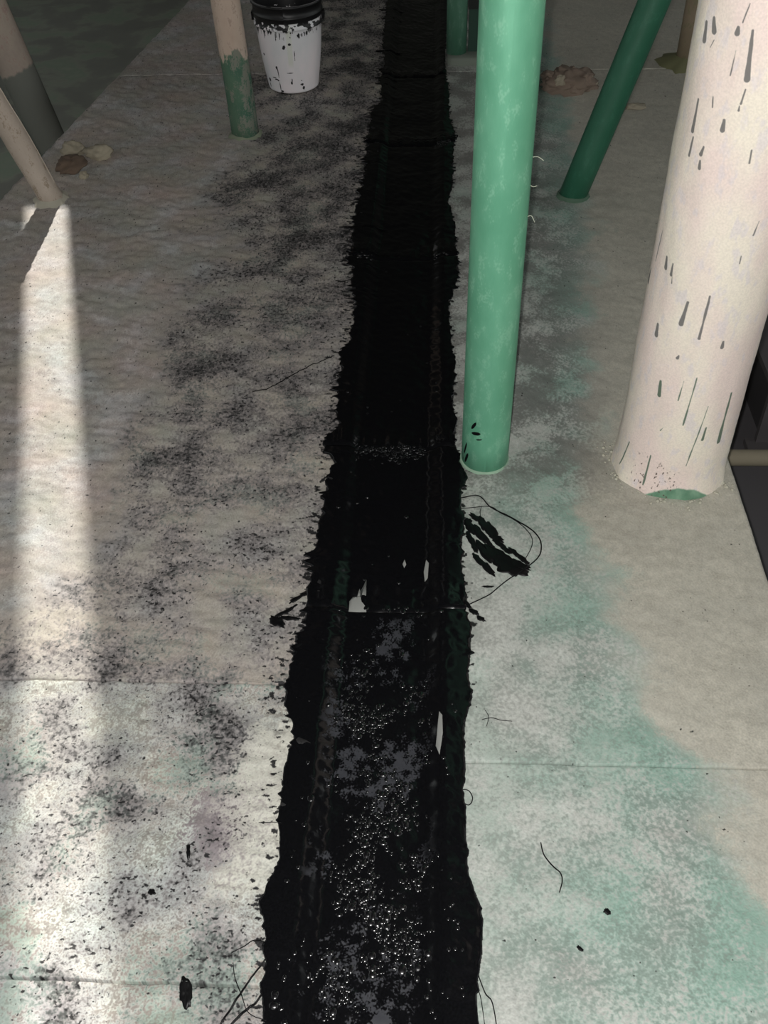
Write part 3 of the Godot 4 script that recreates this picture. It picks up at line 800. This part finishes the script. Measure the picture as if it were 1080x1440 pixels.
func lathe_uneven(profile: Array, amount: float) -> ArrayMesh:
	var f: FastNoiseLite = nz.mid
	var seg := 40
	var n := profile.size() - 1
	return grid(seg, n, func(i: int, j: int):
		var a: float = TAU * i / seg
		var p: Vector2 = profile[j]
		var k := f.get_noise_3d(cos(a) * 0.2, profile[0].y * 7.0 + amount * 90.0, sin(a) * 0.2) * 2.0 * amount * float(j) / n
		return [Vector3(sin(a) * (p.x + k), p.y, cos(a) * (p.x + k)), Vector2(float(i) / seg, float(j) / n)])

func lathe_box(hx: float, hz: float, hy: float) -> ArrayMesh:       # a block with rounded shoulders
	var n := 5
	return grid(24, n, func(i: int, j: int):
		var a: float = TAU * (i + 0.5) / 24.0
		var q := maxf(absf(cos(a)), absf(sin(a)))
		var s: float = [1.0, 1.0, 0.97, 0.90, 0.5, 0.0][j]
		var y: float = [0.0, 0.7, 0.9, 1.0, 1.02, 1.02][j]
		return [Vector3(cos(a) / q * hx * s, y * hy, sin(a) / q * hz * s), Vector2(i, j)])

func bucket() -> void:
	var root := thing("paint_pail", Vector3(-0.583, 0.002, -4.06), "white plastic pail with tar-smeared rim and black drips", "bucket")
	var h := 0.335
	var prof := [Vector2(0.001, 0.004), Vector2(0.09, 0.004), Vector2(0.096, 0.0), Vector2(0.101, 0.003), Vector2(0.103, 0.010)]
	for k in 20: prof.append(Vector2(0.103 + 0.027 * sin(k / 20.0 * 1.4), 0.012 + k / 19.0 * (h - 0.105)))
	prof.append_array([Vector2(0.132, h - 0.090), Vector2(0.136, h - 0.088), Vector2(0.136, h - 0.082), Vector2(0.133, h - 0.080), Vector2(0.134, h - 0.05), Vector2(0.138, h - 0.048), Vector2(0.138, h - 0.042), Vector2(0.135, h - 0.04), Vector2(0.136, h - 0.012), Vector2(0.141, h - 0.010), Vector2(0.141, h), Vector2(0.134, h), Vector2(0.132, h - 0.01), Vector2(0.128, h - 0.1)])
	var n := prof.size() - 1
	var w := 768
	var hh := 512
	var fine: FastNoiseLite = nz.fine
	var mid: FastNoiseLite = nz.mid
	# the marks: angle, height, half width, half height
	var marks := [[-0.42, 0.105, 0.0035, 0.006], [-0.40, 0.085, 0.0018, 0.020], [-0.62, 0.062, 0.010, 0.002], [-0.52, 0.056, 0.008, 0.0025], [-0.44, 0.052, 0.006, 0.003], [-0.41, 0.033, 0.0016, 0.024], [-0.35, 0.010, 0.008, 0.004], [-0.40, 0.002, 0.009, 0.004], [0.07, 0.045, 0.004, 0.006], [0.09, 0.057, 0.0018, 0.008], [0.46, 0.035, 0.007, 0.005], [0.52, 0.022, 0.006, 0.007], [0.44, 0.052, 0.003, 0.002], [-0.93, 0.046, 0.006, 0.007], [-0.98, 0.024, 0.003, 0.010], [-0.08, 0.188, 0.005, 0.008], [0.10, 0.198, 0.004, 0.004], [0.03, 0.086, 0.010, 0.0014], [-0.95, 0.146, 0.005, 0.004], [0.24, 0.15, 0.0012, 0.018]]
	var t := bake(w, hh, func(y0: int, y1: int, ww: int, h2: int) -> Array:
		var rgb := PackedByteArray(); rgb.resize((y1 - y0) * ww * 3)
		var hgt := PackedByteArray(); hgt.resize((y1 - y0) * ww)
		var at := 0
		for y in range(y0, y1):
			var py := h * (y + 0.5) / h2
			for x in ww:
				var a := wrapf(TAU * (x + 0.5) / ww, -PI, PI)
				var n3 := fine.get_noise_3d(cos(a) * 0.13 + 7.0, py, sin(a) * 0.13)
				var n2 := mid.get_noise_3d(cos(a) * 0.13 + 7.0, py * 0.5, sin(a) * 0.13)
				var c := Color(0.93, 0.90, 0.91).lerp(Color(0.87, 0.87, 0.88), clampf(0.5 + n2 * 1.5, 0, 1))
				c = c.lerp(Color(0.80, 0.83, 0.74), smoothstep(0.10, 0.06, absf(a - 0.1)) * smoothstep(0.10, 0.13, py) * 0.4)
				var streak := fine.get_noise_2d(a * 0.26, 3.3) + fine.get_noise_2d(a * 0.9, 7.7) * 0.4
				var line := 0.243 - clampf(streak, -0.2, 0.8) * 0.05 + n3 * 0.03
				var k := smoothstep(line - 0.002, line + 0.002, py)
				if py > 0.222 and py < 0.272: k *= 1.0 - smoothstep(0.10, 0.22, n3 + n2 * 0.5)
				for d in marks:
					var q := Vector2((a - d[0]) * 0.115 / d[2], (py - d[1]) / d[3]).length() + n3 * 0.9
					k = maxf(k, smoothstep(1.05, 0.85, q))
				c = c.lerp(Color(0.075, 0.075, 0.085), k)
				rgb[at * 3] = int(clampf(c.r, 0, 1) * 255); rgb[at * 3 + 1] = int(clampf(c.g, 0, 1) * 255); rgb[at * 3 + 2] = int(clampf(c.b, 0, 1) * 255)
				hgt[at] = int(clampf(0.4 + k * 0.3 + n3 * 0.1, 0, 1) * 255)
				at += 1
		return [rgb, hgt])
	put("body", grid(64, n, func(i: int, j: int):
		var a: float = TAU * i / 64.0
		var p: Vector2 = prof[j]
		return [Vector3(sin(a) * p.x, p.y, cos(a) * p.x), Vector2(float(i) / 64.0, p.y / h)]), textured(t, 0.45, 0.05), root)
	put("tar_fill", lathe([Vector2(0.129, h - 0.095), Vector2(0.08, h - 0.093), Vector2(0.001, h - 0.094)], 40), M.wet, root)
	var pts := []
	for k in 25:
		var a := lerpf(-PI / 2, PI / 2, k / 24.0)
		pts.append(Vector3(sin(a) * 0.142, h - 0.065 - cos(a) * 0.02, -cos(a) * 0.150))
	put("bail_handle", bar(pts, func(_t, _a): return 0.0025, 8), M.tarflat, root)
	for s in [-1.0, 1.0]: put("handle_ear", boxes([[Vector3(s * 0.137 - 0.006, h - 0.08, -0.014), Vector3(s * 0.137 + 0.006, h - 0.05, 0.014)]]), M.tarflat, root)

func lump(rx: float, ry: float, rz: float, sd: int, rough := 0.28, freq := 1.2) -> ArrayMesh:
	var f := FastNoiseLite.new()
	f.seed = sd; f.frequency = freq; f.fractal_octaves = 4
	return grid(28, 16, func(i: int, j: int):
		var a: float = TAU * (i % 28) / 28.0
		var b: float = PI * j / 16.0 - PI / 2
		var d := Vector3(cos(a) * cos(b), sin(b), sin(a) * cos(b))
		var k := 1.0 + f.get_noise_3dv(d) * rough * 2.0
		return [Vector3(d.x * rx, maxf(d.y * ry, -ry * 0.55), d.z * rz) * k + Vector3(0, ry * 0.5, 0), Vector2(i, j)])

func rubble() -> void:
	var pale := mat(Color(0.60, 0.57, 0.50), 0.95)
	var brown := mat(Color(0.40, 0.34, 0.29), 0.95)
	for r in [
		["rubble_lump", Vector3(-1.33, 0, -3.42), Vector3(0.045, 0.028, 0.040), 4, pale, "left pale mortar lump beside the left leaning brace"],
		["rubble_lump", Vector3(-1.225, 0, -3.40), Vector3(0.050, 0.026, 0.040), 9, pale, "right pale mortar lump beside the left leaning brace"],
		["rubble_lump", Vector3(-1.30, 0, -3.30), Vector3(0.05, 0.024, 0.06), 14, brown, "brown mortar lump in front of the two pale lumps on the left"],
		["rubble_lump", Vector3(-1.235, 0, -3.215), Vector3(0.016, 0.016, 0.018), 17, pale, "small pale mortar chip nearest the camera on the left"],
		["rubble_lump", Vector3(0.765, 0, -3.79), Vector3(0.045, 0.010, 0.022), 25, pale, "small flat pale chip right of the dark green brace"]]:
		var o := put(r[0], lump(r[2].x, r[2].y, r[2].z, r[3]), r[4])
		o.position = r[1]
		tag(o, r[5], "rubble", "mortar rubble on the walkway")
	# crumbly heap behind the dark green brace
	var heap := thing("rubble_heap", Vector3(0.535, 0, -4.0), "crumbly pinkish-brown mortar heap behind the dark green brace", "rubble")
	put("clod", lump(0.10, 0.045, 0.085, 31, 0.35, 1.6), mat(Color(0.50, 0.44, 0.39), 0.95), heap)
	rng.seed = 8
	for k in 9:
		var o := put("clod", lump(rng.randf_range(0.018, 0.035), rng.randf_range(0.018, 0.03), rng.randf_range(0.018, 0.03), 40 + k, 0.35), pale if k % 3 == 0 else mat(Color(0.52, 0.46, 0.41), 0.95), heap)
		var a := k * TAU / 9.0
		o.position = Vector3(cos(a) * 0.085, 0.0 + 0.03 * float(k % 2), sin(a) * 0.06)

func beyond_right() -> void:
	# what stands on the lower floor past the right edge
	var rail := thing("beige_rail", Vector3(0.76, GROUND, -2.14), "beige horizontal rail below the walkway's right edge", "rail")
	put("rail", bar(rise(Vector3(-0.02, 0.15, 0), Vector3(0.9, 0.15, 0), 6), func(_t, _a): return 0.024, 20), mat(Color(0.50, 0.47, 0.40), 0.8), rail)
	for x in [0.02, 0.84]: put("leg", boxes([[Vector3(x - 0.015, 0.004, -0.02), Vector3(x + 0.015, 0.14, 0.02)]]), mat(Color(0.42, 0.40, 0.35), 0.8), rail)
	put("floor_pad", boxes([[Vector3(0.72, GROUND - 0.05, -2.9), Vector3(1.9, GROUND + 0.004, -1.2)]]), mat(Color(0.30, 0.29, 0.30), 0.8)).set_meta("kind", "structure")
	var cab := thing("grey_cabinet", Vector3(1.30, GROUND + 0.004, -2.44), "dark grey panelled cabinet behind the beige rail, past the right edge", "cabinet")
	var cm := mat(Color(0.30, 0.285, 0.29), 0.7)
	put("body", boxes([[Vector3(-0.26, 0.0, -0.50), Vector3(0.75, 0.20, 0.06)]]), mat(Color(0.20, 0.19, 0.20), 0.75), cab)
	for k in 4:
		var x := -0.29 + k * 0.16
		put("panel", boxes([[Vector3(x, 0.02, 0.06), Vector3(x + 0.065, 0.19 - 0.02 * (k % 2), 0.08)]]), cm, cab)
		put("panel", boxes([[Vector3(x + 0.075, 0.02, 0.06), Vector3(x + 0.15, 0.17, 0.075)]]), mat(Color(0.36, 0.29, 0.29), 0.75), cab)
	put("ledge", boxes([[Vector3(-0.32, 0.0, 0.06), Vector3(0.36, 0.02, 0.14)]]), cm, cab)
	put("top", boxes([[Vector3(-0.28, 0.20, -0.52), Vector3(0.77, 0.22, 0.09)]]), cm, cab)

func _ready() -> void:
	# camera: eye 1.5 m above the floor, looking 44 degrees down along the strip
	var cam := Camera3D.new()
	cam.name = "camera"
	cam.fov = 2.0 * rad_to_deg(atan(720.0 / 1357.0))
	cam.near = 0.02; cam.far = 60.0
	cam.position = Vector3(0, 1.5, 0)
	cam.basis = Basis(Vector3(0.9987, -0.0267, -0.0423), Vector3(-0.0102, 0.7170, -0.6971), Vector3(0.0489, 0.6967, 0.7157)).orthonormalized()
	add_child(cam)
	cam.current = true
	# sky: pale overcast daylight outside the shed
	var env := Environment.new()
	env.background_mode = Environment.BG_SKY
	var sky := Sky.new()
	var sm := ProceduralSkyMaterial.new()
	sm.sky_top_color = Color(0.78, 0.80, 0.80); sm.sky_horizon_color = Color(0.84, 0.84, 0.82)
	sm.ground_bottom_color = Color(0.40, 0.40, 0.37); sm.ground_horizon_color = Color(0.5, 0.5, 0.47)
	sm.sky_energy_multiplier = 1.0; sm.ground_energy_multiplier = 1.0
	sky.sky_material = sm
	env.sky = sky
	env.background_energy_multiplier = 2.1
	env.tonemap_mode = Environment.TONE_MAPPER_LINEAR
	env.tonemap_exposure = 1.0
	env.sdfgi_enabled = true; env.ssao_enabled = true; env.ssil_enabled = true
	var we := WorldEnvironment.new()
	we.name = "world_environment"; we.environment = env
	add_child(we)
	# low sun that enters through the narrow opening in the far wall
	var sun := DirectionalLight3D.new()
	sun.name = "sun"
	add_child(sun)
	sun.look_at_from_position(Vector3(0, 5, 0), Vector3(0, 5, 0) + Vector3(0.296, -0.84, 0.955), Vector3.UP)
	sun.light_color = Color(1.0, 0.98, 0.94); sun.light_energy = 1.7
	sun.light_angular_distance = 0.35
	sun.shadow_enabled = true
	sun.sky_mode = DirectionalLight3D.SKY_MODE_LIGHT_ONLY
	# the phone's flash, 23 mm left of the lens
	var flash := SpotLight3D.new()
	flash.name = "flash"
	flash.transform = Transform3D(cam.basis, cam.position + cam.basis * Vector3(-0.023, 0.004, 0.0))
	flash.spot_angle = 75.0; flash.spot_angle_attenuation = 0.3; flash.spot_range = 20.0; flash.spot_attenuation = 2.0
	flash.light_energy = 3.1; flash.light_size = 0.004; flash.light_color = Color(1.0, 0.99, 0.98)
	flash.shadow_enabled = true
	add_child(flash)

	noise("big", 1.7, 2, 3); noise("mid", 6.0, 5, 4); noise("fine", 34.0, 4, 5); noise("dust", 190.0, 2, 6)
	noise("grit", 95.0, 3, 14); noise("spk", 75.0, 2, 7); noise("patch", 4.0, 5, 8); noise("wave", 9.0, 2, 9); noise("ripple", 32.0, 3, 10)
	noise("jag", 18.0, 3, 11); noise("jag2", 42.0, 2, 12)
	M.tarflat = mat(Color(0.05, 0.05, 0.055), 0.4, 0.3)
	M.pale = mat(Color(0.75, 0.77, 0.70), 0.8)
	setting()
	walkway()
	tar()
	column()
	posts()
	bucket()
	splashes()
	strands()
	rubble()
	beyond_right()
